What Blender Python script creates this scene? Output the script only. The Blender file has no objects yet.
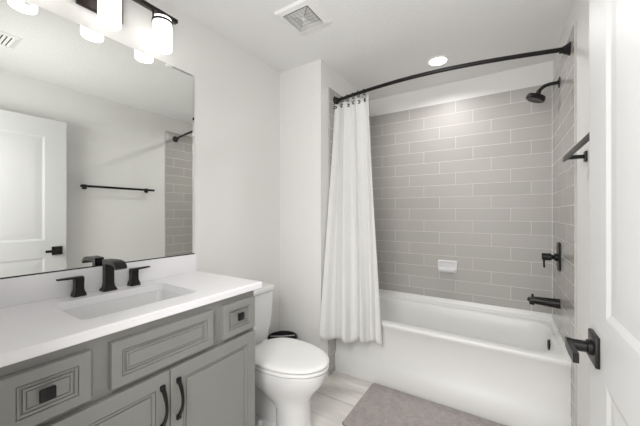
import bpy, bmesh, math, random
from mathutils import Vector, Matrix
random.seed(4)
S = bpy.context.scene
COL = S.collection
R = math.radians
# ------------------------------------------------------------------ camera
cam_data = bpy.data.cameras.new('camera')
cam_data.sensor_width = 36.0
cam_data.lens = 36.0 * 293.64 / 640.0
cam_data.clip_start = 0.01
cam = bpy.data.objects.new('camera', cam_data)
COL.objects.link(cam)
cam.location = (1.574, 0.0, 1.276)
cam.rotation_euler = (R(90.075), 0, R(32.168))
S.camera = cam
# ------------------------------------------------------------------ world, exposure
w = bpy.data.worlds.new('world'); S.world = w; w.use_nodes = True
w.node_tree.nodes['Background'].inputs[0].default_value = (1.0, 0.985, 0.96, 1)
w.node_tree.nodes['Background'].inputs[1].default_value = 0.6
S.view_settings.view_transform = 'Standard'
S.view_settings.look = 'None'
S.view_settings.gamma = 1.0
S.view_settings.use_curve_mapping = False
S.view_settings.exposure = 1.06
# light strengths
VANITY_GLASS = 1.1
RECESSED_DISC = 3.0
RECESSED_LAMP = 3.0
HALL_LAMP_FILL = 8.0
HALL_WINDOW_FILL = 10.0
DOORWAY_FILL = 7.6

def area(name, loc, rot, size, energy, color=(1, .99, .98), size_y=None):
    l = bpy.data.lights.new(name, 'AREA'); l.energy = energy; l.color = color
    l.shape = 'RECTANGLE' if size_y else 'DISK'; l.size = size
    if size_y: l.size_y = size_y
    o = bpy.data.objects.new(name, l); COL.objects.link(o)
    o.location = loc; o.rotation_euler = rot
    return o
H = 2.44; W = 1.889; D = 2.835; YT = 1.99; YP = 1.878; XP = 0.40; YN = 0.11
area('hall_fill_lamp', (1.35, -0.62, H - .075), (0, 0, 0), .5, HALL_LAMP_FILL)  # added lamp in the unseen hall, brightens the room through the doorway
area('hall_window_fill', (1.25, -1.38, 1.35), (R(90), 0, 0), 1.5, HALL_WINDOW_FILL, (1, .99, .985), 1.7)  # added fill from the hall side, paired with the added window
area('doorway_fill', (1.18, -.14, 1.66), (R(90 + 4), 0, R(-6)), .6, DOORWAY_FILL, (1, .99, .975), .8)  # added soft fill behind the camera, no lamp stands here
rl = area('recessed_lamp', (1.143, 2.376, H - .012), (0, 0, 0), .11, RECESSED_LAMP)
rl.data.spread = R(158)

# ------------------------------------------------------------------ materials
def lin(c):
    return tuple(((x / 255) / 12.92 if x / 255 <= .04045 else ((x / 255 + .055) / 1.055) ** 2.4) for x in c) + (1,)
def mat(name, rgb, rough=.5, metal=0.0, bump=None, spec=.5, coat=0, noise=None, emit=None, sheen=0, trans=0):
    m = bpy.data.materials.new(name); m.use_nodes = True
    nt = m.node_tree; b = nt.nodes['Principled BSDF']
    b.inputs['Base Color'].default_value = lin(rgb)
    b.inputs['Roughness'].default_value = rough
    b.inputs['Metallic'].default_value = metal
    b.inputs['Specular IOR Level'].default_value = spec
    b.inputs['Coat Weight'].default_value = coat
    b.inputs['Coat Roughness'].default_value = .05
    b.inputs['Sheen Weight'].default_value = sheen
    tc = nt.nodes.new('ShaderNodeTexCoord')
    if noise:   # (scale, second rgb)
        n = nt.nodes.new('ShaderNodeTexNoise'); n.inputs['Scale'].default_value = noise[0]
        n.inputs['Detail'].default_value = 5
        r = nt.nodes.new('ShaderNodeValToRGB')
        r.color_ramp.elements[0].position = .35; r.color_ramp.elements[1].position = .65
        r.color_ramp.elements[0].color = lin(rgb); r.color_ramp.elements[1].color = lin(noise[1])
        nt.links.new(tc.outputs['Object'], n.inputs['Vector'])
        nt.links.new(n.outputs['Fac'], r.inputs[0]); nt.links.new(r.outputs[0], b.inputs['Base Color'])
    if bump:    # (scale, strength)
        n2 = nt.nodes.new('ShaderNodeTexNoise'); n2.inputs['Scale'].default_value = bump[0]
        n2.inputs['Detail'].default_value = 3
        bp = nt.nodes.new('ShaderNodeBump'); bp.inputs['Strength'].default_value = bump[1]
        bp.inputs['Distance'].default_value = .004
        nt.links.new(tc.outputs['Object'], n2.inputs['Vector'])
        nt.links.new(n2.outputs['Fac'], bp.inputs['Height']); nt.links.new(bp.outputs[0], b.inputs['Normal'])
    if emit:
        b.inputs['Emission Color'].default_value = (1, .98, .955, 1)
        b.inputs['Emission Strength'].default_value = emit
    return m

def tile_mat(name, axis):
    """4x16 glazed tile in third-offset running bond; axis = 0 for a wall along x, 1 for a wall along y."""
    m = bpy.data.materials.new(name); m.use_nodes = True
    nt = m.node_tree; N = nt.nodes; L = nt.links; b = N['Principled BSDF']
    geo = N.new('ShaderNodeNewGeometry'); sep = N.new('ShaderNodeSeparateXYZ')
    L.new(geo.outputs['Position'], sep.inputs[0])
    def mth(op, a, c=None, c2=None):
        n = N.new('ShaderNodeMath'); n.operation = op
        for i, v in enumerate((a, c, c2)):
            if v is None: continue
            if isinstance(v, (int, float)): n.inputs[i].default_value = v
            else: L.new(v, n.inputs[i])
        return n.outputs[0]
    ph, pl = .1055, .406
    rz = mth('DIVIDE', mth('SUBTRACT', 2.2685, sep.outputs[2]), ph)
    row = mth('FLOOR', rz); fz = mth('SUBTRACT', rz, row)
    r3 = mth('FLOORED_MODULO', row, 3.0)
    start = 1.615 if axis == 0 else 2.50
    q = mth('SUBTRACT', sep.outputs[axis], mth('ADD', start, mth('MULTIPLY', r3, .1353)))
    qs = mth('DIVIDE', q, pl); qc = mth('FLOOR', qs); fx = mth('SUBTRACT', qs, qc)
    g = .0017
    dz = mth('MULTIPLY', mth('MINIMUM', fz, mth('SUBTRACT', 1.0, fz)), ph)
    dx = mth('MULTIPLY', mth('MINIMUM', fx, mth('SUBTRACT', 1.0, fx)), pl)
    d = mth('MINIMUM', dz, dx)
    mr = N.new('ShaderNodeMapRange'); mr.inputs[1].default_value = g * .55; mr.inputs[2].default_value = g * 1.25
    L.new(d, mr.inputs[0])
    # per-tile tone
    cv = N.new('ShaderNodeCombineXYZ'); L.new(row, cv.inputs[0]); L.new(qc, cv.inputs[1])
    wn = N.new('ShaderNodeTexWhiteNoise'); L.new(cv.outputs[0], wn.inputs['Vector'])
    # faint linen streaks inside a tile
    mp = N.new('ShaderNodeMapping'); mp.inputs['Scale'].default_value = (10, 10, 160)
    L.new(geo.outputs['Position'], mp.inputs[0])
    st = N.new('ShaderNodeTexNoise'); st.inputs['Scale'].default_value = 1; st.inputs['Detail'].default_value = 2
    L.new(mp.outputs[0], st.inputs['Vector'])
    t = mth('ADD', mth('MULTIPLY', wn.outputs[0], .6), mth('MULTIPLY', st.outputs[0], .4))
    c = N.new('ShaderNodeMix'); c.data_type = 'RGBA'
    c.inputs[6].default_value = lin((171, 168, 164)); c.inputs[7].default_value = lin((181, 178, 174))
    L.new(t, c.inputs[0])
    c2 = N.new('ShaderNodeMix'); c2.data_type = 'RGBA'; c2.inputs[6].default_value = lin((222, 220, 216))
    L.new(mr.outputs[0], c2.inputs[0]); L.new(c.outputs[2], c2.inputs[7])
    L.new(c2.outputs[2], b.inputs['Base Color'])
    ro = N.new('ShaderNodeMapRange'); ro.inputs[3].default_value = .8; ro.inputs[4].default_value = .45 if axis == 0 else .22
    L.new(mr.outputs[0], ro.inputs[0]); L.new(ro.outputs[0], b.inputs['Roughness'])
    bp = N.new('ShaderNodeBump'); bp.inputs['Strength'].default_value = .35; bp.inputs['Distance'].default_value = .0015
    L.new(mth('ADD', mr.outputs[0], mth('MULTIPLY', st.outputs[0], .25)), bp.inputs['Height'])
    L.new(bp.outputs[0], b.inputs['Normal'])
    return m

def floor_mat():
    m = bpy.data.materials.new('floor_tile'); m.use_nodes = True
    nt = m.node_tree; N = nt.nodes; L = nt.links; b = N['Principled BSDF']
    geo = N.new('ShaderNodeNewGeometry')
    mp = N.new('ShaderNodeMapping'); mp.inputs['Location'].default_value = (.25, -1.765 + .61 * 4, 0)
    L.new(geo.outputs['Position'], mp.inputs[0])
    br = N.new('ShaderNodeTexBrick'); br.offset = .5; br.squash = 1
    br.inputs['Scale'].default_value = 1; br.inputs['Brick Width'].default_value = 1.22
    br.inputs['Row Height'].default_value = .61; br.inputs['Mortar Size'].default_value = .0022
    br.inputs['Color1'].default_value = (1, 1, 1, 1); br.inputs['Color2'].default_value = (.93, .93, .93, 1)
    L.new(mp.outputs[0], br.inputs['Vector'])
    mp2 = N.new('ShaderNodeMapping'); mp2.inputs['Scale'].default_value = (1.6, 9, 1); mp2.inputs['Rotation'].default_value = (0, 0, .35)
    L.new(geo.outputs['Position'], mp2.inputs[0])
    n = N.new('ShaderNodeTexNoise'); n.inputs['Scale'].default_value = 2.2; n.inputs['Detail'].default_value = 6
    n.inputs['Distortion'].default_value = 1.1
    L.new(mp2.outputs[0], n.inputs['Vector'])
    r = N.new('ShaderNodeValToRGB')
    r.color_ramp.elements[0].position = .3; r.color_ramp.elements[0].color = lin((214, 210, 204))
    r.color_ramp.elements[1].position = .65; r.color_ramp.elements[1].color = lin((232, 229, 224))
    L.new(n.outputs['Fac'], r.inputs[0])
    mu = N.new('ShaderNodeMix'); mu.data_type = 'RGBA'; mu.blend_type = 'MULTIPLY'; mu.inputs[0].default_value = 1
    L.new(r.outputs[0], mu.inputs[6]); L.new(br.outputs['Color'], mu.inputs[7])
    mx = N.new('ShaderNodeMix'); mx.data_type = 'RGBA'; mx.inputs[7].default_value = lin((158, 152, 145))
    L.new(br.outputs['Fac'], mx.inputs[0]); L.new(mu.outputs[2], mx.inputs[6])
    L.new(mx.outputs[2], b.inputs['Base Color'])
    b.inputs['Roughness'].default_value = .35
    return m

M = {}
M['wall'] = mat('wall_paint', (232, 231, 229), .75, bump=(180, .25))
M['ceil'] = mat('ceiling_paint', (236, 236, 235), .9, bump=(90, .6))
M['trim'] = mat('white_trim_paint', (236, 236, 234), .35)
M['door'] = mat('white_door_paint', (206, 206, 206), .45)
M['cab'] = mat('grey_cabinet_paint', (139, 139, 136), .42)
M['kick'] = mat('toe_kick_paint', (120, 120, 115), .6)
M['quartz'] = mat('white_quartz', (247, 246, 249), .25, noise=(8, (245, 244, 247)))
M['porcelain'] = mat('white_porcelain', (226, 226, 227), .12, coat=.3)
M['acrylic'] = mat('white_tub_enamel', (226, 226, 224), .34, coat=.0)
M['black'] = mat('matte_black_metal', (18, 17, 17), .36, .1, spec=.4)
M['bronze'] = mat('dark_bronze_metal', (52, 47, 45), .3, .8)
M['rubber'] = mat('black_plastic', (24, 23, 23), .5)
M['chrome'] = mat('chrome', (210, 210, 212), .1, 1.0)
M['plastic'] = mat('white_plastic', (236, 236, 234), .4)
M['dark'] = mat('gap_shade', (28, 28, 28), .8)  # near-black colour put in for shade in gaps and openings
M['glass_lit'] = mat('lit_opal_glass', (250, 248, 244), .3, emit=VANITY_GLASS)
M['led'] = mat('recessed_lens', (250, 248, 244), .4, emit=RECESSED_DISC)
M['tile_x'] = tile_mat('shower_tile_back', 0)
M['tile_y'] = tile_mat('shower_tile_side', 1)
M['grout'] = mat('white_caulk', (228, 227, 224), .6)
M['floor'] = floor_mat()
M['pale_band'] = mat('pale_bin_strip', (225, 225, 225), .4)
M['brown'] = mat('dark_mat_edge', (104, 96, 95), .95)

# mirror: silvered glass
m = bpy.data.materials.new('mirror_silver'); m.use_nodes = True
b = m.node_tree.nodes['Principled BSDF']
b.inputs['Metallic'].default_value = 1; b.inputs['Roughness'].default_value = .005
b.inputs['Base Color'].default_value = (.86, .875, .85, 1)
M['mirror'] = m
# rug
def rug_mat():
    m = bpy.data.materials.new('woven_bath_mat'); m.use_nodes = True
    nt = m.node_tree; N = nt.nodes; L = nt.links; b = N['Principled BSDF']
    tc = N.new('ShaderNodeTexCoord'); n = N.new('ShaderNodeTexNoise'); n.inputs['Scale'].default_value = 30
    n.inputs['Detail'].default_value = 8; n.inputs['Roughness'].default_value = .8
    L.new(tc.outputs['Object'], n.inputs['Vector'])
    v = N.new('ShaderNodeTexVoronoi'); v.inputs['Scale'].default_value = 150
    L.new(tc.outputs['Object'], v.inputs['Vector'])
    r = N.new('ShaderNodeValToRGB')
    r.color_ramp.elements[0].position = .3; r.color_ramp.elements[0].color = lin((143, 134, 131))
    r.color_ramp.elements[1].position = .7; r.color_ramp.elements[1].color = lin((178, 170, 167))
    L.new(n.outputs['Fac'], r.inputs[0]); L.new(r.outputs[0], b.inputs['Base Color'])
    b.inputs['Roughness'].default_value = .95; b.inputs['Sheen Weight'].default_value = .3
    bp = N.new('ShaderNodeBump'); bp.inputs['Strength'].default_value = .7; bp.inputs['Distance'].default_value = .004
    L.new(v.outputs['Distance'], bp.inputs['Height']); L.new(bp.outputs[0], b.inputs['Normal'])
    return m
M['rug'] = rug_mat()
# curtain cloth
def cloth_mat():
    m = bpy.data.materials.new('curtain_cloth'); m.use_nodes = True
    nt = m.node_tree; N = nt.nodes; L = nt.links; b = N['Principled BSDF']
    b.inputs['Base Color'].default_value = lin((243, 243, 242)); b.inputs['Roughness'].default_value = .85
    tr = N.new('ShaderNodeBsdfTranslucent'); tr.inputs[0].default_value = lin((240, 240, 238))
    mx = N.new('ShaderNodeMixShader'); mx.inputs[0].default_value = .22
    tc = N.new('ShaderNodeTexCoord')
    v = N.new('ShaderNodeTexNoise'); v.inputs['Scale'].default_value = 55; v.inputs['Detail'].default_value = 4
    v2 = N.new('ShaderNodeTexNoise'); v2.inputs['Scale'].default_value = 12; v2.inputs['Detail'].default_value = 3
    L.new(tc.outputs['Object'], v.inputs['Vector']); L.new(tc.outputs['Object'], v2.inputs['Vector'])
    ad = N.new('ShaderNodeMath'); ad.operation = 'ADD'
    L.new(v.outputs[0], ad.inputs[0]); L.new(v2.outputs[0], ad.inputs[1])
    bp = N.new('ShaderNodeBump'); bp.inputs['Strength'].default_value = .5; bp.inputs['Distance'].default_value = .008
    L.new(ad.outputs[0], bp.inputs['Height']); L.new(bp.outputs[0], b.inputs['Normal']); L.new(bp.outputs[0], tr.inputs['Normal'])
    out = N['Material Output']
    L.new(b.outputs[0], mx.inputs[1]); L.new(tr.outputs[0], mx.inputs[2]); L.new(mx.outputs[0], out.inputs[0])
    return m
M['cloth'] = cloth_mat()

# ------------------------------------------------------------------ mesh helpers (world coordinates)
class MB:
    def __init__(self): self.bm = bmesh.new()
    def box(self, x0, x1, y0, y1, z0, z1, bev=0, seg=2):
        t = bmesh.new()
        r = bmesh.ops.create_cube(t, size=1)
        for v in t.verts:
            v.co = Vector(((x0 + x1) / 2 + v.co.x * (x1 - x0), (y0 + y1) / 2 + v.co.y * (y1 - y0), (z0 + z1) / 2 + v.co.z * (z1 - z0)))
        if bev: bmesh.ops.bevel(t, geom=t.edges[:], offset=bev, segments=seg, affect='EDGES', profile=.5)
        self.merge(t); return self
    def merge(self, t, mtx=None):
        if mtx: bmesh.ops.transform(t, matrix=mtx, verts=t.verts)
        me = bpy.data.meshes.new('tmp'); t.to_mesh(me); t.free()
        self.bm.from_mesh(me); bpy.data.meshes.remove(me)
    def loft(self, rings, caps=(True, True), closed=True):
        vs = [[self.bm.verts.new(p) for p in r] for r in rings]
        n = len(vs[0])
        for a, c in zip(vs, vs[1:]):
            for i in range(n if closed else n - 1):
                j = (i + 1) % n
                self.bm.faces.new((a[i], a[j], c[j], c[i]))
        if caps[0]: self.bm.faces.new(vs[0][::-1])
        if caps[1]: self.bm.faces.new(vs[-1])
        return self
    def tube(self, pts, r, n=12, scale=(1, 1), up=Vector((0, 0, 1))):
        pts = [Vector(p) for p in pts]; rings = []
        for i, p in enumerate(pts):
            d = (pts[min(i + 1, len(pts) - 1)] - pts[max(i - 1, 0)]).normalized()
            u = up if abs(d.dot(up)) < .98 else Vector((0, 1, 0))
            a = d.cross(u).normalized(); c = a.cross(d).normalized()
            rr = r[i] if isinstance(r, (list, tuple)) else r
            rings.append([p + a * math.cos(2 * math.pi * k / n) * rr * scale[0] + c * math.sin(2 * math.pi * k / n) * rr * scale[1] for k in range(n)])
        return self.loft(rings)
    def bar(self, pts, w, h, up=Vector((0, 0, 1))):
        """rectangular section swept along pts; w across, h along up"""
        pts = [Vector(p) for p in pts]; rings = []
        for i, p in enumerate(pts):
            d = (pts[min(i + 1, len(pts) - 1)] - pts[max(i - 1, 0)]).normalized()
            u = up if abs(d.dot(up)) < .98 else Vector((0, 1, 0))
            a = d.cross(u).normalized(); c = a.cross(d).normalized()
            ww = w[i] if isinstance(w, (list, tuple)) else w; hh = h[i] if isinstance(h, (list, tuple)) else h
            rings.append([p + a * sx * ww / 2 + c * sy * hh / 2 for sx, sy in ((-1, -1), (1, -1), (1, 1), (-1, 1))])
        return self.loft(rings)
    def lathe(self, c, prof, axis='z', n=32, caps=(True, True)):
        rings = []
        for r, h in prof:
            ring = []
            for k in range(n):
                a = 2 * math.pi * k / n; p = (r * math.cos(a), r * math.sin(a), h)
                if axis == 'x': p = (h, p[0], p[1])
                elif axis == 'y': p = (p[0], h, p[1])
                ring.append((c[0] + p[0], c[1] + p[1], c[2] + p[2]))
            rings.append(ring)
        return self.loft(rings, caps)
    def torus(self, c, R_, r, axis='y', n=24, k=8):
        rings = []
        for i in range(n + 1):
            a = 2 * math.pi * i / n; ring = []
            for j in range(k):
                q = 2 * math.pi * j / k; rr = R_ + r * math.cos(q); h = r * math.sin(q)
                p = (rr * math.cos(a), rr * math.sin(a), h)
                if axis == 'y': p = (p[0], p[2], p[1])
                if axis == 'x': p = (p[2], p[0], p[1])
                ring.append((c[0] + p[0], c[1] + p[1], c[2] + p[2]))
            rings.append(ring)
        return self.loft(rings, (False, False))
    def panel(self, plane, back, front, a0, a1, z0, z1, prof):
        """moulded slab facing along plane axis 'x' ; prof = [(inset, setback from the front)], last ring is filled"""
        def ring(ins, h):
            aa0, aa1, zz0, zz1 = a0 + ins, a1 - ins, z0 + ins, z1 - ins
            return [(h, aa0, zz0), (h, aa1, zz0), (h, aa1, zz1), (h, aa0, zz1)]
        s = 1 if front > back else -1
        rings = [ring(0, back), ring(0, front - s * .0015), ring(.0015, front)]
        rings += [ring(i, front - s * d) for i, d in prof]
        return self.loft(rings)

def finish(o, bm, smooth, angle):
    bmesh.ops.remove_doubles(bm, verts=bm.verts, dist=1e-6)
    bmesh.ops.recalc_face_normals(bm, faces=bm.faces)
    for f in bm.faces: f.smooth = smooth
    if smooth:
        for e in bm.edges:
            if len(e.link_faces) == 2 and e.calc_face_angle(0) > R(angle): e.smooth = False

def root_of(p):
    while p.parent: p = p.parent
    return p
def obj(name, mb, material, parent=None, loc=None, smooth=True, angle=35):
    me = bpy.data.meshes.new(name); o = bpy.data.objects.new(name, me); COL.objects.link(o)
    off = Vector((0, 0, 0))
    if parent: o.parent = parent; off = Vector(root_of(parent)['base'])
    elif loc: off = Vector(loc); o.location = off
    if parent is None: o['base'] = tuple(off)
    if off.length: bmesh.ops.translate(mb.bm, verts=mb.bm.verts, vec=-off)
    finish(o, mb.bm, smooth, angle)
    mb.bm.to_mesh(me); mb.bm.free()
    me.materials.append(material)
    return o
def thing(name, label, cat, loc=(0, 0, 0), group=None):
    o = bpy.data.objects.new(name, None); COL.objects.link(o); o.location = loc; o['base'] = tuple(loc)
    o.empty_display_size = .05
    o['label'] = label; o['category'] = cat
    if group: o['group'] = group
    return o
def tag(o, label, cat, group=None):
    o['label'] = label; o['category'] = cat
    if group: o['group'] = group
    return o
def struct(name, mb, material, parent=None, smooth=False):
    o = obj(name, mb, material, parent, smooth=smooth)
    if not parent: o['kind'] = 'structure'
    return o
def clean():
    for o in bpy.data.objects:
        if 'base' in o: del o['base']
def copy_tree(o, parent=None, delta=None):
    c = o.copy(); COL.objects.link(c); c.parent = parent
    if delta: c.location = o.location + Vector(delta)
    for ch in [x for x in bpy.data.objects if x.parent == o]: copy_tree(ch, c)
    return c

# ================================================================== SETTING
struct('floor', MB().box(-.1, 2.3, -1.5, D + .1, -.06, 0), M['floor'])
struct('ceiling', MB().box(-.1, 2.3, -1.5, D + .1, H, H + .08), M['ceil'])
struct('wall_left', MB().box(-.1, 0, YN - .12, D + .1, 0, H), M['wall'])
struct('wall_right', MB().box(W, W + .1, YN, D + .1, 0, H), M['wall'])
struct('wall_back', MB().box(0, W, D, D + .1, 0, H), M['wall'])
struct('wall_partition', MB().box(0, XP, YP, D, 0, H), M['wall'])
# near wall with the doorway the camera stands in
JX0, JX1, JZ = .86, 1.775, 2.105
struct('wall_front', MB().box(-.1, JX0, YN - .12, YN, 0, H).box(JX1, W + .1, YN - .12, YN, 0, H).box(JX0, JX1, YN - .12, YN, JZ, H), M['wall'])
struct('trim_1', MB().box(JX0 - .055, JX0 + .003, YN, YN + .012, 0, JZ + .055, .002).box(JX0 - .055, JX1 + .05, YN, YN + .012, JZ - .003, JZ + .055, .002), M['trim'])
# hallway behind the doorway
struct('wall_hall', MB().box(-.1, .45, -1.5, -1.4, 0, H).box(2.05, 2.3, -1.5, -1.4, 0, H).box(.45, 2.05, -1.5, -1.4, 0, .45).box(.45, 2.05, -1.5, -1.4, 2.25, H), M['wall'])
struct('added_window_1', MB().box(.45, .50, -1.48, -1.42, .45, 2.25).box(2.0, 2.05, -1.48, -1.42, .45, 2.25).box(.5, 2.0, -1.48, -1.42, .45, .5).box(.5, 2.0, -1.48, -1.42, 2.2, 2.25).box(.5, 2.0, -1.47, -1.43, 1.33, 1.37), M['trim'])  # added window, out of view, made to carry the hall fill
struct('wall_hall_right', MB().box(2.2, 2.3, -1.4, YN - .12, 0, H), M['wall'])
# shower tile (thin tiles over the painted wall; stops at the bathtub's top edge on the back wall)
TT, TB = 2.267, .515
struct('wall_back_tile', MB().box(XP + .008, W - .008, D - .009, D, TB - .01, TT), M['tile_x'])
struct('wall_right_tile', MB().box(W - .008, W, YT, D - .009, 0, TT), M['tile_y'])
struct('wall_partition_tile', MB().box(XP, XP + .008, YT, D - .009, 0, TT), M['tile_y'])
struct('trim_2', MB().box(W - .010, W, YT - .003, YT, 0, TT).box(XP, XP + .010, YT - .003, YT, 0, TT), mat('tile_edge', (186, 183, 178), .4))
struct('trim_3', MB().box(W - .0105, W - .0075, D - .0125, D - .009, .47, TT).box(XP + .0075, XP + .0105, D - .0125, D - .009, .47, TT), M['grout'])
def baseb(name, x0, x1, y0, y1): struct(name, MB().box(x0, x1, y0, y1, 0, .10, .003), M['trim'])
baseb('baseboard_left', 0, .013, 1.09, YP)
baseb('baseboard_partition', .013, XP, YP - .013, YP)
baseb('baseboard_right', W - .013, W, YN + .002, YT - .008)

# ---- door standing open against the right wall
DX0, DX1, DY0, DY1, DZ0, DZ1 = 1.760, 1.795, .135, 1.015, .012, 2.085
dm = MB()
def door_face(mb, xf, s):
    """s=-1: faces -x. front sheet with two moulded panels"""
    ps = [(.20, .90), (1.045, 1.935)]
    ya, yb = DY0 + .145, DY1 - .145
    def q(y0, y1, z0, z1): 
        mb.bm.faces.new([mb.bm.verts.new(p) for p in ((xf, y0, z0), (xf, y1, z0), (xf, y1, z1), (xf, y0, z1))])
    q(DY0, ya, DZ0, DZ1); q(yb, DY1, DZ0, DZ1)
    q(ya, yb, DZ0, ps[0][0]); q(ya, yb, ps[0][1], ps[1][0]); q(ya, yb, ps[1][1], DZ1)
    for z0, z1 in ps:
        rings = []
        for ins, dep in ((0, 0), (.004, .001), (.016, .0045), (.024, .0045), (.06, .002), (.065, .0018)):
            h = xf - s * dep
            rings.append([(h, ya + ins, z0 + ins), (h, yb - ins, z0 + ins), (h, yb - ins, z1 - ins), (h, ya + ins, z1 - ins)])
        mb.loft(rings, (False, True))
door_face(dm, DX0, -1); door_face(dm, DX1, 1)
for pts in (((DX0, DY0, DZ0), (DX1, DY0, DZ0), (DX1, DY0, DZ1), (DX0, DY0, DZ1)), ((DX0, DY1, DZ0), (DX1, DY1, DZ0), (DX1, DY1, DZ1), (DX0, DY1, DZ1)),
            ((DX0, DY0, DZ1), (DX1, DY0, DZ1), (DX1, DY1, DZ1), (DX0, DY1, DZ1)), ((DX0, DY0, DZ0), (DX1, DY0, DZ0), (DX1, DY1, DZ0), (DX0, DY1, DZ0))):
    dm.bm.faces.new([dm.bm.verts.new(p) for p in pts])
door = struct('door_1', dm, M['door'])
HY, HZ = .950, .952
mb = MB().box(DX0 - .009, DX0, HY - .036, HY + .036, HZ - .036, HZ + .036, .002)
plate = obj('handle_plate', mb, M['black'], door)
mb = MB().lathe((DX0 - .009, HY, HZ), [(.018, 0), (.018, -.008), (.0135, -.010), (.0135, -.046)], 'x', 20)
mb.bar([(DX0 - .051, HY + .012, HZ), (DX0 - .052, HY - .04, HZ), (DX0 - .051, HY - .088, HZ)], .011, [.023, .022, .022])
obj('door_lever', mb, M['black'], door)
mb = MB().box(DX1, DX1 + .008, HY - .036, HY + .036, HZ - .036, HZ + .036, .002)
mb.lathe((DX1 + .008, HY, HZ), [(.011, 0), (.011, .04)], 'x', 20)
mb.bar([(DX1 + .045, HY + .012, HZ), (DX1 + .045, HY - .10, HZ)], .011, .022)
obj('door_lever', mb, M['black'], door)
for z in (.25, 1.1, 1.88): obj('hinge', MB().tube([(DX0 - .004, DY0 - .004, z - .045), (DX0 - .004, DY0 - .004, z + .045)], .006), M['black'], door)

# ================================================================== VANITY
VX, V0, V1 = .512, .145, 1.066
van = thing('vanity_cabinet', 'grey painted bathroom vanity cabinet with raised-panel drawers and doors, under the white countertop', 'cabinet', (.25, .6, 0))
mb = MB().box(.001, VX - .019, V0, V1, .10, .70)
mb.box(.001, VX - .019, V0, V0 + .016, .70, .897).box(.001, VX - .019, V1 - .016, V1, .70, .897).box(.001, .02, V0, V1, .70, .897)
obj('body', mb, M['cab'], van, smooth=False)
mb = MB()
for a in ((V0, V1, .868, .897), (V0, V1, .697, .727), (V0, V0 + .04, .14, .697), (V1 - .02, V1, .14, .697), (V0, V0 + .04, .727, .868), (V1 - .02, V1, .727, .868), (.372, .436, .727, .868), (.802, .868, .727, .868), (V0, V1, .10, .14)):
    mb.box(VX - .0185, VX, a[0] + .0003, a[1] - .0003, a[2] + .0002, a[3] - .0002)
obj('face_frame', mb, M['cab'], van, smooth=False)
obj('toe_kick', MB().box(.02, VX - .07, V0 + .01, V1 - .01, 0, .10), M['kick'], van, smooth=False)
PR = [(.034, 0), (.0355, .004), (.042, .0075), (.047, .0075), (.0485, .0035), (.056, .0035), (.0585, .0015)]
PRS = [(.030, 0), (.0302, .005), (.0318, .005), (.0325, .001), (.038, .0035), (.0405, .0075), (.0425, .0075), (.044, .002), (.049, .002), (.0495, .0055), (.051, .0055), (.052, .002)]
FX = VX + .024
def drawer(y0, y1, z0, z1):
    mb = MB().panel('x', VX + .001, FX, y0, y1, z0, z1, [(.002, 0)] + PRS)
    return obj('drawer', mb, M['cab'], van, angle=20)
def knob(p, y, z):
    mb = MB().lathe((FX - .006, y, z), [(.009, 0), (.006, .003), (.0055, .018)], 'x', 16)
    mb.box(FX + .010, FX + .020, y - .017, y + .017, z - .017, z + .017, .003)
    obj('knob', mb, M['black'], p)
knob(drawer(.862, 1.052, .722, .868), .948, .804)
drawer(.430, .809, .722, .868)
knob(drawer(.187, .377, .722, .868), .275, .798)
def cdoor(y0, y1, hy):
    mb = MB().panel('x', VX + .001, FX, y0, y1, .118, .702, [(.002, 0), (.050, 0), (.0505, .006), (.0525, .006), (.053, .0015), (.061, .004), (.063, .0085), (.0655, .0085), (.067, .004), (.071, .0035), (.082, .001), (.083, .001)])
    d = obj('cabinet_door', mb, M['cab'], van, angle=20)
    pts = []
    for i in range(13):
        t = i / 12; z = .518 + .130 * t
        pts.append((FX + .004 + .026 * math.sin(math.pi * t) ** .8, hy, z))
    wv = [.014 - .006 * math.sin(math.pi * i / 12) for i in range(13)]
    hb = MB().bar(pts, wv, .007, up=Vector((1, 0, 0)))
    hb.box(FX, FX + .008, hy - .009, hy + .009, .505, .525, .002).box(FX, FX + .008, hy - .009, hy + .009, .641, .661, .002)
    obj('handle', hb, M['black'], d)
cdoor(.622, 1.052, .651)
cdoor(.187, .618, .590)

# countertop with the sink cut-out
CT0, CT1, CZ, CX = .112, 1.105, .93, .532
SX0, SX1, SY0, SY1 = .124, .424, .394, .819
def rrect(x0, x1, y0, y1, z, r, n=6):
    pts = []
    for cx, cy, a0 in ((x1 - r, y1 - r, 0), (x0 + r, y1 - r, 90), (x0 + r, y0 + r, 180), (x1 - r, y0 + r, 270)):
        for k in range(n + 1):
            a = R(a0 + 90 * k / n); pts.append((cx + r * math.cos(a), cy + r * math.sin(a), z))
    return pts
def rect_like(pts, x0, x1, y0, y1, z):
    """project a rounded-rect ring outwards onto a sharp rectangle, same count"""
    cx, cy = (x0 + x1) / 2, (y0 + y1) / 2; out = []
    n = len(pts) // 4
    cs = [(x1, y1), (x0, y1), (x0, y0), (x1, y0)]
    for i, p in enumerate(pts):
        c = cs[i // n]; k = i % n; half = (n - 1) / 2
        q = k - half
        prev = [(x1, p[1]), (p[0], y1), (x0, p[1]), (p[0], y0)][i // n]
        nxt = [(p[0], y1), (x0, p[1]), (p[0], y0), (x1, p[1])][i // n]
        out.append((prev if q < -.01 else nxt if q > .01 else c) + (z,))
    return out
inner = rrect(SX0, SX1, SY0, SY1, CZ, .025)
def ct(z, e=0): return rect_like(inner, .001 + 0, CX - e, CT0 + 0, CT1 - e, z)
zc0 = CZ - .032
rings = [[(p[0], p[1], zc0) for p in inner], ct(zc0, .003), ct(zc0 + .003), ct(CZ - .003), ct(CZ, .003), inner, [(p[0], p[1], zc0) for p in inner]]
mb = MB().loft(rings, (False, False))
tag(obj('countertop', mb, M['quartz'], loc=(.27, .6, zc0), angle=30), 'white quartz countertop with rectangular sink cut-out on the grey vanity', 'countertop')
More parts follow.
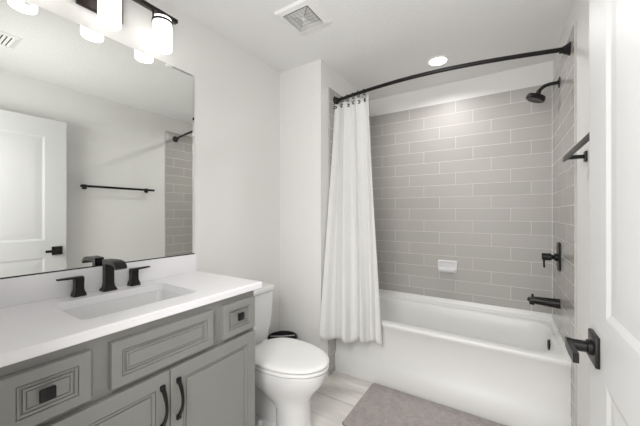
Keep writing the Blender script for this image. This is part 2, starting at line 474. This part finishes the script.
tag(obj('backsplash', MB().box(.001, .02, CT0, 1.090, CZ, 1.0345, .0015), M['quartz'], loc=(.01, .6, CZ)), 'low white quartz backsplash strip under the mirror', 'backsplash')
# sink
sink = thing('sink', 'white rectangular undermount sink set in the countertop', 'sink', (.274, .606, zc0))
def sr(e, z, r): return rrect(SX0 + e, SX1 - e, SY0 + e, SY1 - e, z, r)
mb = MB().loft([sr(-.014, zc0 - .0005, .03), sr(.001, zc0 - .0005, .027), sr(.004, zc0 - .01, .03), sr(.014, .81, .04), sr(.03, .785, .05), sr(.07, .776, .05), sr(.12, .773, .02)], (False, True))
mb.loft([sr(-.014, zc0 - .0005, .03), sr(-.014, zc0 - .012, .03), sr(0, .80, .04), sr(.02, .765, .05), sr(.12, .758, .02)], (False, True))
obj('basin', mb, M['porcelain'], sink, angle=60)
mb = MB().lathe((.25, .606, .7735), [(.024, 0), (.024, .002), (.018, .004), (.010, .002)], 'z', 24)
obj('drain', mb, M['black'], sink)

# faucet (widespread, three pieces)
fau = thing('faucet', 'matte black widespread faucet with flat arched spout and two lever handles, behind the sink', 'faucet', (.06, .61, CZ))
FY, FXc = .613, .062
mb = MB()
def sq(x, y, z, a, b): return [(x - a, y - b, z), (x + a, y - b, z), (x + a, y + b, z), (x - a, y + b, z)]
mb.loft([sq(FXc, FY, CZ, .024, .027), sq(FXc, FY, CZ + .006, .023, .026), sq(FXc, FY, CZ + .018, .017, .020), sq(FXc, FY, CZ + .035, .0145, .0175), sq(FXc, FY, CZ + .128, .0145, .0175)])
mb.bar([(FXc - .0165, FY, 1.059), (FXc + .02, FY, 1.061), (FXc + .065, FY, 1.062), (FXc + .095, FY, 1.058), (FXc + .112, FY, 1.048), (FXc + .118, FY, 1.037)], [.036, .038, .042, .044, .044, .044], [.020, .019, .018, .016, .014, .012])
obj('spout', mb, M['black'], fau, angle=40)
for hy, s in ((.505, -1), (.722, 1)):
    mb = MB()
    mb.loft([sq(.058, hy, CZ, .021, .022), sq(.058, hy, CZ + .006, .020, .021), sq(.058, hy, CZ + .028, .0145, .015), sq(.058, hy, CZ + .045, .014, .0145), sq(.058, hy, CZ + .074, .015, .0155)])
    mb.bar([(.058, hy - s * .014, CZ + .0765), (.058, hy + s * .03, CZ + .0775), (.061, hy + s * .072, CZ + .079)], [.028, .022, .016], [.009, .008, .006])
    obj('faucet_handle', mb, M['black'], fau, angle=40)

# mirror
mir = thing('wall_mirror', 'large frameless wall mirror above the vanity backsplash', 'mirror', (.003, .6, 1.036))
mb = MB().box(.001, .0062, .125, 1.083, 1.036, 2.097)
obj('mirror_backing', mb, mat('mirror_glass_edge', (176, 182, 176), .3), mir, smooth=False)
mb = MB()
y0, y1, z0, z1 = .125, 1.083, 1.036, 2.097
bw = .012
def mr_(x, e): return [(x, y0 + e, z0 + e), (x, y1 - e, z0 + e), (x, y1 - e, z1 - e), (x, y0 + e, z1 - e)]
ya, xa, xb = y1 - .013, .0064, .0088
mb.loft([[(xa, y0, z), (xb, y0, z), (xb, ya, z), (xa + .0003, y1, z), (xa, y1, z)] for z in (z0, z1)])
obj('mirror_glass', mb, M['mirror'], mir, smooth=False)
obj('mirror_gap_shade', MB().box(.001, .0098, .125, 1.083, 1.0347, 1.0395), M['dark'], mir, smooth=False)  # dark strip standing in for shade in the gap under the mirror
for y in (.36, .805): obj('mirror_clip', MB().box(.001, .012, y - .008, y + .008, 2.085, 2.112, .002), M['plastic'], mir)

# vanity light
LZ = 2.108; LX = .098
vl = thing('vanity_light', 'dark bronze three-light wall fixture with lit white glass cylinders, above the mirror', 'wall light', (.0, .603, 2.2))
obj('back_plate', MB().box(.001, .026, .511, .690, 2.185, 2.325, .003), M['bronze'], vl)
mb = MB().box(LX - .014, LX + .014, .330, .915, 2.282, 2.300, .002)
mb.box(.02, LX, .585, .621, 2.284, 2.298, .002)
obj('crossbar', mb, M['bronze'], vl)
for y in (.366, .603, .839):
    mb = MB()
    mb.lathe((LX, y, LZ), [(.034, .004), (.041, .001), (.0435, .004), (.044, .01), (.044, .150), (.042, .158), (.030, .160)], 'z', 40)
    sh = obj('glass_shade', mb, M['glass_lit'], vl, angle=50)
    mb = MB()
    n = 40; rr = []
    for k in range(n + 1):
        a = 2 * math.pi * k / n; c, s_ = math.cos(a), math.sin(a)
        rr.append([(LX + c * r_, y + s_ * r_, z_) for r_, z_ in ((.0445, 2.243), (.049, 2.243), (.049, 2.252), (.0445, 2.252))])
    mb.loft(rr, (False, False))
    for s_ in (-1, 1):
        mb.bar([(LX, y + s_ * .0475, 2.246), (LX, y + s_ * .0475, 2.284)], .012, .003, up=Vector((0, 1, 0)))
        mb.bar([(LX, y + s_ * .0475, 2.283), (LX, y, 2.283)], .012, .004)
    mb.lathe((LX, y, 2.266), [(.018, 0), (.018, .017)], 'z', 20)
    obj('shade_holder', mb, M['bronze'], vl)

# ================================================================== TOILET
TY = 1.362
toi = thing('toilet', 'white two-piece toilet with elongated bowl, beside the grey vanity', 'toilet', (.40, TY, 0))
def egg(xb, xf, wd, z, n=40, back=2.6, cy=TY):
    """elongated outline: squarer at the back, elliptical in front"""
    pts = []; xm = xb + (xf - xb) * .42
    for k in range(n):
        a = 2 * math.pi * k / n; c, s = math.cos(a), math.sin(a)
        if c >= 0: x = xm + (xf - xm) * c; y = wd * s
        else:
            p = 2 / back; x = xm - (xm - xb) * abs(c) ** p; y = wd * math.copysign(abs(s) ** p, s)
        pts.append((x, cy + y, z))
    return pts
mb = MB()
mb.loft([egg(.440, .655, .108, 0), egg(.440, .655, .108, .012), egg(.448, .645, .101, .03), egg(.452, .635, .098, .10), egg(.448, .632, .100, .18), egg(.40, .640, .110, .225),
         egg(.29, .675, .138, .275), egg(.19, .718, .166, .325), egg(.14, .740, .178, .365), egg(.12, .750, .182, .395), egg(.12, .750, .181, .407), egg(.13, .741, .175, .4095), egg(.16, .70, .140, .4095)])
def rbox(x0, x1, w0, z, r): return rrect(x0, x1, TY - w0, TY + w0, z, r)
mb.loft([rbox(.15, .50, .062, .01, .03), rbox(.15, .50, .058, .15, .03), rbox(.145, .50, .066, .26, .03), rbox(.14, .50, .085, .36, .03)])
mb.loft([rbox(.16, .52, .112, 0, .04), rbox(.16, .52, .112, .02, .04), rbox(.17, .51, .098, .045, .04), rbox(.18, .50, .070, .06, .03)])
obj('bowl', mb, M['porcelain'], toi, angle=70)
mb = MB().loft([egg(.29, .715, .145, .417), egg(.262, .748, .178, .417), egg(.258, .755, .184, .4195), egg(.258, .755, .184, .431), egg(.262, .752, .182, .4335), egg(.29, .715, .145, .4335)])
obj('seat', mb, M['plastic'], toi, angle=60)
mb = MB().loft([egg(.29, .715, .145, .4415), egg(.258, .755, .1845, .4415), egg(.256, .757, .186, .443), egg(.256, .757, .186, .448), egg(.262, .750, .181, .455), egg(.30, .73, .155, .4595), egg(.36, .66, .10, .461)])
obj('lid', mb, M['plastic'], toi, angle=60)
for s in (-1, 1): obj('seat_hinge', MB().tube([(.245, TY + s * .07 - .02, .438), (.245, TY + s * .07 + .02, .438)], .011, 12), M['plastic'], toi)
def rr2(x0, x1, y0, y1, z, r): return rrect(x0, x1, y0, y1, z, r, 6)
mb = MB().loft([rr2(.03, .195, TY - .17, TY + .17, .405, .05), rr2(.025, .203, TY - .180, TY + .180, .425, .05), rr2(.018, .212, TY - .196, TY + .196, .52, .045), rr2(.014, .217, TY - .205, TY + .205, .66, .04), rr2(.012, .218, TY - .206, TY + .206, .744, .04)])
obj('tank', mb, M['porcelain'], toi, angle=50)
mb = MB().loft([rr2(.010, .222, TY - .209, TY + .209, .744, .04), rr2(.004, .230, TY - .216, TY + .216, .752, .042), rr2(.004, .230, TY - .216, TY + .216, .772, .042), rr2(.008, .226, TY - .212, TY + .212, .780, .04), rr2(.03, .205, TY - .19, TY + .19, .783, .03)])
obj('tank_lid', mb, M['porcelain'], toi, angle=50)
mb = MB().lathe((.217, TY - .15, .69), [(.016, 0), (.016, .008), (.010, .012), (.008, .03)], 'x', 20)
mb.bar([(.245, TY - .155, .69), (.247, TY - .10, .687), (.245, TY - .075, .684)], .008, [.014, .012, .014])
obj('flush_lever', mb, M['chrome'], toi)
for s in (-1, 1): obj('bolt_cap', MB().lathe((.36, TY + s * .094, .042), [(.017, 0), (.017, .012), (.012, .024), (.004, .028)], 'z', 20), M['plastic'], toi)
sv = thing('water_valve', 'chrome shut-off valve with braided hose on the wall behind the toilet', 'valve', (.013, 1.20, .17))
obj('valve_body', MB().lathe((.0005, 1.20, .17), [(.03, 0), (.03, .003), (.008, .008), (.008, .06), (.013, .062), (.013, .08), (.004, .082)], 'x', 20), M['chrome'], sv)
obj('hose', MB().tube([(.06, 1.20, .175), (.06, 1.20, .24), (.075, 1.205, .32), (.085, 1.215, .37), (.085, 1.22, .404)], .006, 10), M['chrome'], sv)

# waste bin between the toilet and the partition
bx, by = .140, 1.745
binr = thing('trash_bin', 'small black open-top waste bin on the floor behind the toilet', 'trash bin', (bx, by, 0))
mb = MB().lathe((bx, by, 0), [(.085, .001), (.088, .006), (.108, .322), (.112, .329), (.112, .335), (.106, .335), (.103, .322), (.083, .012)], 'z', 36)
obj('bin_body', mb, M['rubber'], binr)
obj('bin_rim', MB().torus((bx, by, .334), .109, .0045, 'z', 36, 8), M['rubber'], binr)
tag(obj('bin_strip', MB().bar([(bx - .075, by - .055, .342), (bx + .0, by - .0, .340), (bx + .07, by + .06, .342)], .006, .004), M['pale_band'], binr), 'x', 'x')  # pale strip lying across the bin opening
bl = [o for o in bpy.data.objects if o.name == 'bin_strip'][0]
del bl['category']; bl['label'] = 'pale strip across the bin opening'

# ================================================================== TUB
tub = thing('bathtub', 'white alcove bathtub with flat apron below the grey shower tile', 'bathtub', (1.14, 2.45, 0))
TX0, TX1, TY0, TY1 = XP + .0085, W - .0085, 2.075, D - .0095
RZ = .468
ix0, ix1, iy0, iy1 = TX0 + .075, TX1 - .042, 2.150, 2.725
def ir(e, z, r, ex=0): return rrect(ix0 + e + ex, ix1 - e - ex, iy0 + e, iy1 - e, z, r, 8)
base_in = ir(0, RZ, .13)
def outr(z, fy=0, e=0): return rect_like(base_in, TX0 + e, TX1 - e, TY0 + fy, TY1 - e, z)
rings = [outr(.0, .012), outr(.142, .006), outr(.156, .024), outr(.418, .022), outr(.438, .004), outr(RZ - .012, 0), outr(RZ - .004, .002), outr(RZ, .008, .002)]
rings += [ir(-.010, RZ, .14), ir(-.004, RZ - .001, .135), ir(.003, RZ - .006, .13), ir(.008, RZ - .016, .125), ir(.016, .38, .12, .0), ir(.045, .25, .12, .03), ir(.070, .15, .11, .05), ir(.10, .115, .10, .07), ir(.14, .105, .08, .09), ir(.22, .102, .05, .3)]
mb = MB().loft(rings, (True, True))
obj('tub_shell', mb, M['acrylic'], tub, angle=60)
mb = MB()   # raised ledge against the three walls
mb.loft([[(x, TY1 - .001, RZ - .01), (x, TY1 - .050, RZ - .01), (x, TY1 - .046, RZ + .004), (x, TY1 - .018, RZ + .012), (x, TY1 - .010, RZ + .046), (x, TY1 - .001, RZ + .046)] for x in (TX0, TX1)])
for xa, s in ((TX0, 1), (TX1, -1)):
    mb.loft([[(xa, y, RZ - .01), (xa + s * .02, y, RZ - .01), (xa + s * .016, y, RZ + .003), (xa + s * .006, y, RZ + .008), (xa + s * .004, y, RZ + .024), (xa, y, RZ + .024)] for y in (TY0 + .01, TY1 - .002)])
obj('tub_ledge', mb, M['acrylic'], tub, angle=50)
ox = ix1 - .016
mb = MB().lathe((ox + .004, 2.455, .405), [(.034, 0), (.034, -.008), (.028, -.012), (.010, -.013)], 'x', 24)
obj('overflow_plate', mb, M['black'], tub)
obj('tub_drain', MB().lathe((1.46, 2.44, .1015), [(.03, 0), (.03, .003), (.012, .005)], 'z', 24), M['black'], tub)

# ================================================================== SHOWER FITTINGS
SY = 2.478; WT = W - .008
sh = thing('shower_head', 'black round shower head on a curved wall arm, on the tiled right wall', 'shower head', (WT, SY, 2.14))
obj('flange', MB().lathe((WT, SY, 2.141), [(.035, 0), (.035, -.004), (.016, -.010)], 'x', 24), M['black'], sh)
arm = [(WT - .002, SY, 2.141), (WT - .05, SY, 2.140), (WT - .078, SY, 2.134), (WT - .097, SY, 2.120), (WT - .113, SY, 2.103)]
obj('arm', MB().tube(arm, .0115, 14), M['black'], sh)
mb = MB(); t = bmesh.new(); t2 = MB(); t2.bm.free(); t2.bm = t
t2.lathe((0, 0, 0), [(.013, .038), (.016, .030), (.013, .020), (.026, .014), (.053, .006), (.057, -.003), (.057, -.020), (.050, -.025), (.02, -.022)], 'z', 32)
bmesh.ops.recalc_face_normals(t, faces=t.faces)
mb.merge(t, Matrix.Translation((WT - .124, SY, 2.071)) @ Matrix.Rotation(R(24), 4, 'Y'))
obj('spray_head', mb, M['black'], sh)
va = thing('shower_valve', 'black shower valve with tall oval plate and down-turned lever, above the tub spout', 'shower valve', (WT, SY, .99))
def oval(x, hy, hz, r): return [(x, SY + p[0], .991 + p[1]) for p in [(q[0], q[1]) for q in rrect(-hy, hy, -hz, hz, 0, r)]]
obj('valve_plate', MB().loft([oval(WT, .058, .095, .045), oval(WT - .006, .058, .095, .045), oval(WT - .011, .052, .089, .04)]), M['black'], va)
mb = MB().lathe((WT - .008, SY, .985), [(.024, 0), (.024, -.02), (.014, -.024), (.016, -.034), (.024, -.038), (.024, -.084), (.020, -.087)], 'x', 24)
mb.bar([(WT - .078, SY, 1.0), (WT - .084, SY, .95), (WT - .082, SY, .912)], [.030, .022, .016], [.014, .010, .010], up=Vector((1, 0, 0)))
obj('valve_lever', mb, M['black'], va)
sp = thing('tub_spout', 'black tub spout with a small diverter knob, on the tiled wall over the tub', 'tub spout', (WT, SY, .68))
mb = MB().tube([(WT, SY, .680), (WT - .02, SY, .680), (WT - .08, SY, .682), (WT - .145, SY, .684), (WT - .163, SY, .680), (WT - .167, SY, .674)], [.032, .031, .028, .024, .021, .013], 20)
mb.tube([(WT - .148, SY, .68), (WT - .149, SY, .654)], [.016, .015], 16)
obj('spout_body', mb, M['black'], sp)
obj('diverter_knob', MB().lathe((WT - .146, SY, .700), [(.005, 0), (.005, .012), (.008, .014), (.008, .022), (.004, .024)], 'z', 16), M['black'], sp)

# soap dish on the back wall
SZ = .800; sx = 1.142; yw = D - .009
mb = MB()
def sd(y, hx, hz0, hz1, r): return [(sx + p[0], y, p[1]) for p in rrect(-hx, hx, hz0, hz1, 0, r)]
mb.loft([sd(yw, .082, .748, .858, .012), sd(yw - .008, .082, .748, .858, .012), sd(yw - .016, .078, .752, .853, .012), sd(yw - .016, .066, .784, .843, .010), sd(yw - .004, .060, .788, .837, .010)])
soap = thing('soap_dish', 'white ceramic soap dish mounted on the grey tiled back wall', 'soap dish', (sx, yw, SZ))
obj('dish_plate', mb, M['porcelain'], soap, angle=40)
mb = MB()
def tr(z, hx, yb, yf, r=.012): return [(sx + p[0], p[1], z) for p in rrect(-hx, hx, yf, yb, 0, r)]
mb.loft([tr(.758, .060, yw - .01, yw - .035), tr(.763, .070, yw - .01, yw - .050), tr(.782, .076, yw - .01, yw - .058), tr(.786, .074, yw - .01, yw - .056), tr(.784, .066, yw - .012, yw - .048), tr(.772, .060, yw - .014, yw - .042)])
for k in range(-2, 3): mb.box(sx + k * .02 - .004, sx + k * .02 + .004, yw - .045, yw - .012, .769, .778, .001)
obj('soap_tray', mb, M['porcelain'], soap, angle=40)

# curved curtain rod
RODZ = 2.19
def rod(t):  # t 0..1 left to right
    x = XP + .009 + t * (WT - XP - .01)
    y = 2.088 + .027 * t - .105 * math.sin(math.pi * t)
    return Vector((x, y, RODZ))
rt = thing('curtain_rod', 'curved black shower curtain rod spanning the tub alcove', 'curtain rod', (1.14, 2.07, RODZ))
obj('rod', MB().tube([rod(i / 30) for i in range(31)], .0125, 16), M['black'], rt)
for e, s in ((rod(0), 1), (rod(1), -1)):
    xw = XP + .008 if s > 0 else WT
    mb = MB().lathe((xw, e.y, RODZ), [(.036, 0), (.036, s * .004), (.031, s * .008), (.020, s * .030), (.0165, s * .034), (.0165, s * .046)], 'x', 28)
    obj('rod_bracket', mb, M['black'], rt)

# shower curtain
NS, NT = 160, 60
def cpt(s, t):
    # s along the width 0..1, t from the top 0 to the hem 1
    tx = .408 + .312 * s; ty = 2.080 - .030 * s
    bx_ = .410 + .418 * s; by_ = 1.850 + .182 * s
    e = t ** 1.15
    x = tx + (bx_ - tx) * e; y = ty + (by_ - ty) * e
    d = Vector((bx_ - tx, 0, 0)); nx, ny = .30 * e, -.95
    ph = 2 * math.pi * (3.3 * s + .12 * math.sin(5 * s + 2.2 * t)) + .5
    A = .016 + .016 * t
    wv = math.sin(ph) + .22 * math.sin(2.3 * ph + 1.1) * (1 - t * .4) + .05 * t * math.sin(4.1 * ph + 3 * t)
    x += nx * A * wv + .006 * math.sin(ph * 2 + .5) * (1 - t); y += ny * A * wv
    z = 2.162 - .006 * (1 - math.cos(ph * 1.0)) * (1 - t) + .004 * s
    zb = .344 + .016 * math.sin(ph + .8) + .005 * math.sin(11 * s) - .008 * s
    return Vector((max(x, .4125), min(y, 2.064 + .07 * (1 - t)), z + (zb - z) * t))
mb = MB()
g = [[mb.bm.verts.new(cpt(i / NS, j / NT)) for i in range(NS + 1)] for j in range(NT + 1)]
for j in range(NT):
    for i in range(NS): mb.bm.faces.new((g[j][i], g[j][i + 1], g[j + 1][i + 1], g[j + 1][i]))
cur = thing('shower_curtain', 'off-white fabric shower curtain gathered at the left end of the rod', 'shower curtain', (.52, 2.02, 2.16))
co = obj('curtain_cloth', mb, M['cloth'], cur, angle=80)
sm = co.modifiers.new('thickness', 'SOLIDIFY'); sm.thickness = .0016
# grommets along the top hem, curtain rings on the rod
for i in range(6):
    s = (i + .35) / 6
    p = cpt(s, .012)
    obj('grommet', MB().torus((p.x, p.y, p.z - .006), .0105, .0042, 'y', 18, 6), M['black'], cur)
first = None
for i in range(6):
    s = (i + .35) / 6
    p = cpt(s, .012); tt = (p.x - XP - .009) / (WT - XP - .01); q = rod(tt)
    if first is None:
        mb = MB().torus((q.x, q.y, RODZ - .006), .021, .0032, 'x', 26, 6)
        first = obj('curtain_ring', mb, M['black'], loc=(q.x, q.y, RODZ)); r = first; fq = q
    else:
        r = first.copy(); COL.objects.link(r); r.location = (q.x, q.y, RODZ)
    tag(r, 'small black ring holding the off-white curtain on the rod', 'curtain ring', 'curtain rings on the rod')

# ================================================================== TOWEL BAR
tb = thing('towel_bar', 'matte black flat towel bar on the right wall beyond the open door', 'towel bar', (W, 1.48, 1.535))
bzz = 1.535
obj('bar', MB().box(1.812, 1.821, 1.135, 1.825, bzz - .010, bzz + .012, .001), M['black'], tb)
for y in (1.190, 1.768):
    p = obj('post', MB().box(1.815, W - .010, y - .008, y + .008, bzz - .009, bzz + .008, .001), M['black'], tb)
    obj('wall_plate', MB().box(W - .009, W - .0005, y - .019, y + .019, bzz - .024, bzz + .022, .002), M['black'], p)

# ================================================================== CEILING THINGS
rc = thing('recessed_light', 'round lit recessed ceiling light over the bathtub', 'ceiling light', (1.143, 2.376, H))
mb = MB().lathe((1.143, 2.376, H), [(.082, 0), (.081, -.004), (.066, -.006), (.061, -.003), (.061, 0)], 'z', 40)
obj('trim_ring', mb, M['plastic'], rc)
obj('light_lens', MB().lathe((1.143, 2.376, H - .001), [(.061, 0), (.058, -.005)], 'z', 40), M['led'], rc)
fx0, fx1, fy0, fy1 = .445, .690, 1.295, 1.540
fan = thing('exhaust_fan', 'white square bathroom exhaust fan grille on the ceiling', 'exhaust fan', ((fx0 + fx1) / 2, (fy0 + fy1) / 2, H))
def sqr(e, z): return [(fx0 + e, fy0 + e, z), (fx1 - e, fy0 + e, z), (fx1 - e, fy1 - e, z), (fx0 + e, fy1 - e, z)]
obj('fan_frame', MB().loft([sqr(0, H), sqr(0, H - .004), sqr(.008, H - .014), sqr(.034, H - .018), sqr(.036, H - .018), sqr(.036, H - .001)], (False, False)), M['plastic'], fan, smooth=False)
obj('fan_duct_shade', MB().box(fx0 + .035, fx1 - .035, fy0 + .035, fy1 - .035, H - .002, H - .0005), M['dark'], fan, smooth=False)  # flat dark sheet, stands in for the shade behind the grille
mb = MB(); n = 15; a0, a1 = fx0 + .036, fx1 - .036; c0, c1 = fy0 + .036, fy1 - .036
mx_, my_ = (a0 + a1) / 2, (c0 + c1) / 2
for k in range(1, 9):       # concentric square louvres
    e = (a1 - a0) / 2 * k / 9.2
    for (x0, x1, y0, y1) in ((a0 + e, a1 - e, c0 + e, c0 + e + .004), (a0 + e, a1 - e, c1 - e - .004, c1 - e), (a0 + e, a0 + e + .004, c0 + e, c1 - e), (a1 - e - .004, a1 - e, c0 + e, c1 - e)):
        mb.box(x0, x1, y0, y1, H - .0175, H - .0155)
for k in range(1, 7):
    x = a0 + (a1 - a0) * k / 7; mb.box(x - .001, x + .001, c0, c1, H - .0155, H - .0135)
    y = c0 + (c1 - c0) * k / 7; mb.box(a0, a1, y - .001, y + .001, H - .0155, H - .0135)
mb.box(mx_ - .010, mx_ + .010, my_ - .010, my_ + .010, H - .019, H - .014)
obj('fan_grille', mb, M['plastic'], fan, smooth=False)
rg = thing('air_register', 'white ceiling air register with slanted slats, seen in the mirror', 'air vent', (1.27, .45, H))
rx0, rx1, ry0, ry1 = 1.165, 1.385, .27, .60
def rsq(e, z): return [(rx0 + e, ry0 + e, z), (rx1 - e, ry0 + e, z), (rx1 - e, ry1 - e, z), (rx0 + e, ry1 - e, z)]
obj('register_frame', MB().loft([rsq(0, H), rsq(0, H - .003), rsq(.025, H - .010), rsq(.026, H - .004)], (False, False)), M['plastic'], rg, smooth=False)
obj('register_duct_shade', MB().box(rx0 + .026, rx1 - .026, ry0 + .026, ry1 - .026, H - .003, H - .001), M['dark'], rg, smooth=False)  # flat dark sheet painted as the shade between the slats
mb = MB(); y = ry0 + .04
while y < ry1 - .035:
    mb.loft([[(x, y, H - .003), (x, y + .002, H - .003), (x, y + .011, H - .012), (x, y + .009, H - .012)] for x in (rx0 + .026, rx1 - .026)]); y += .021
obj('register_slats', mb, M['plastic'], rg, smooth=False)

# added hall flush light, unseen behind the camera, goes with the hall fill
hl = thing('added_hall_light', 'added round white flush ceiling light in the unseen hallway behind the doorway', 'ceiling light', (1.35, -.62, H))
obj('light_base', MB().lathe((1.35, -.62, H), [(.17, 0), (.17, -.03), (.15, -.05), (.05, -.056)], 'z', 36), M['plastic'], hl)

# ================================================================== BATH MAT
rx0, rx1, ry0, ry1 = .738, 1.625, 1.575, 2.074
def rg_(e, z, r=.02): return rrect(rx0 + e, rx1 - e, ry0 + e, ry1 - e, z, r)
mat_t = thing('bath_mat', 'taupe rectangular woven bath mat on the floor in front of the tub', 'bath mat', (1.17, 1.81, 0))
obj('mat_pile', MB().loft([rg_(.0, .003), rg_(.0, .008), rg_(.004, .013), rg_(.02, .0145)]), M['rug'], mat_t)
obj('mat_backing', MB().loft([rg_(-.003, .0005), rg_(-.003, .003), rg_(0, .0035)]), M['brown'], mat_t)
clean()
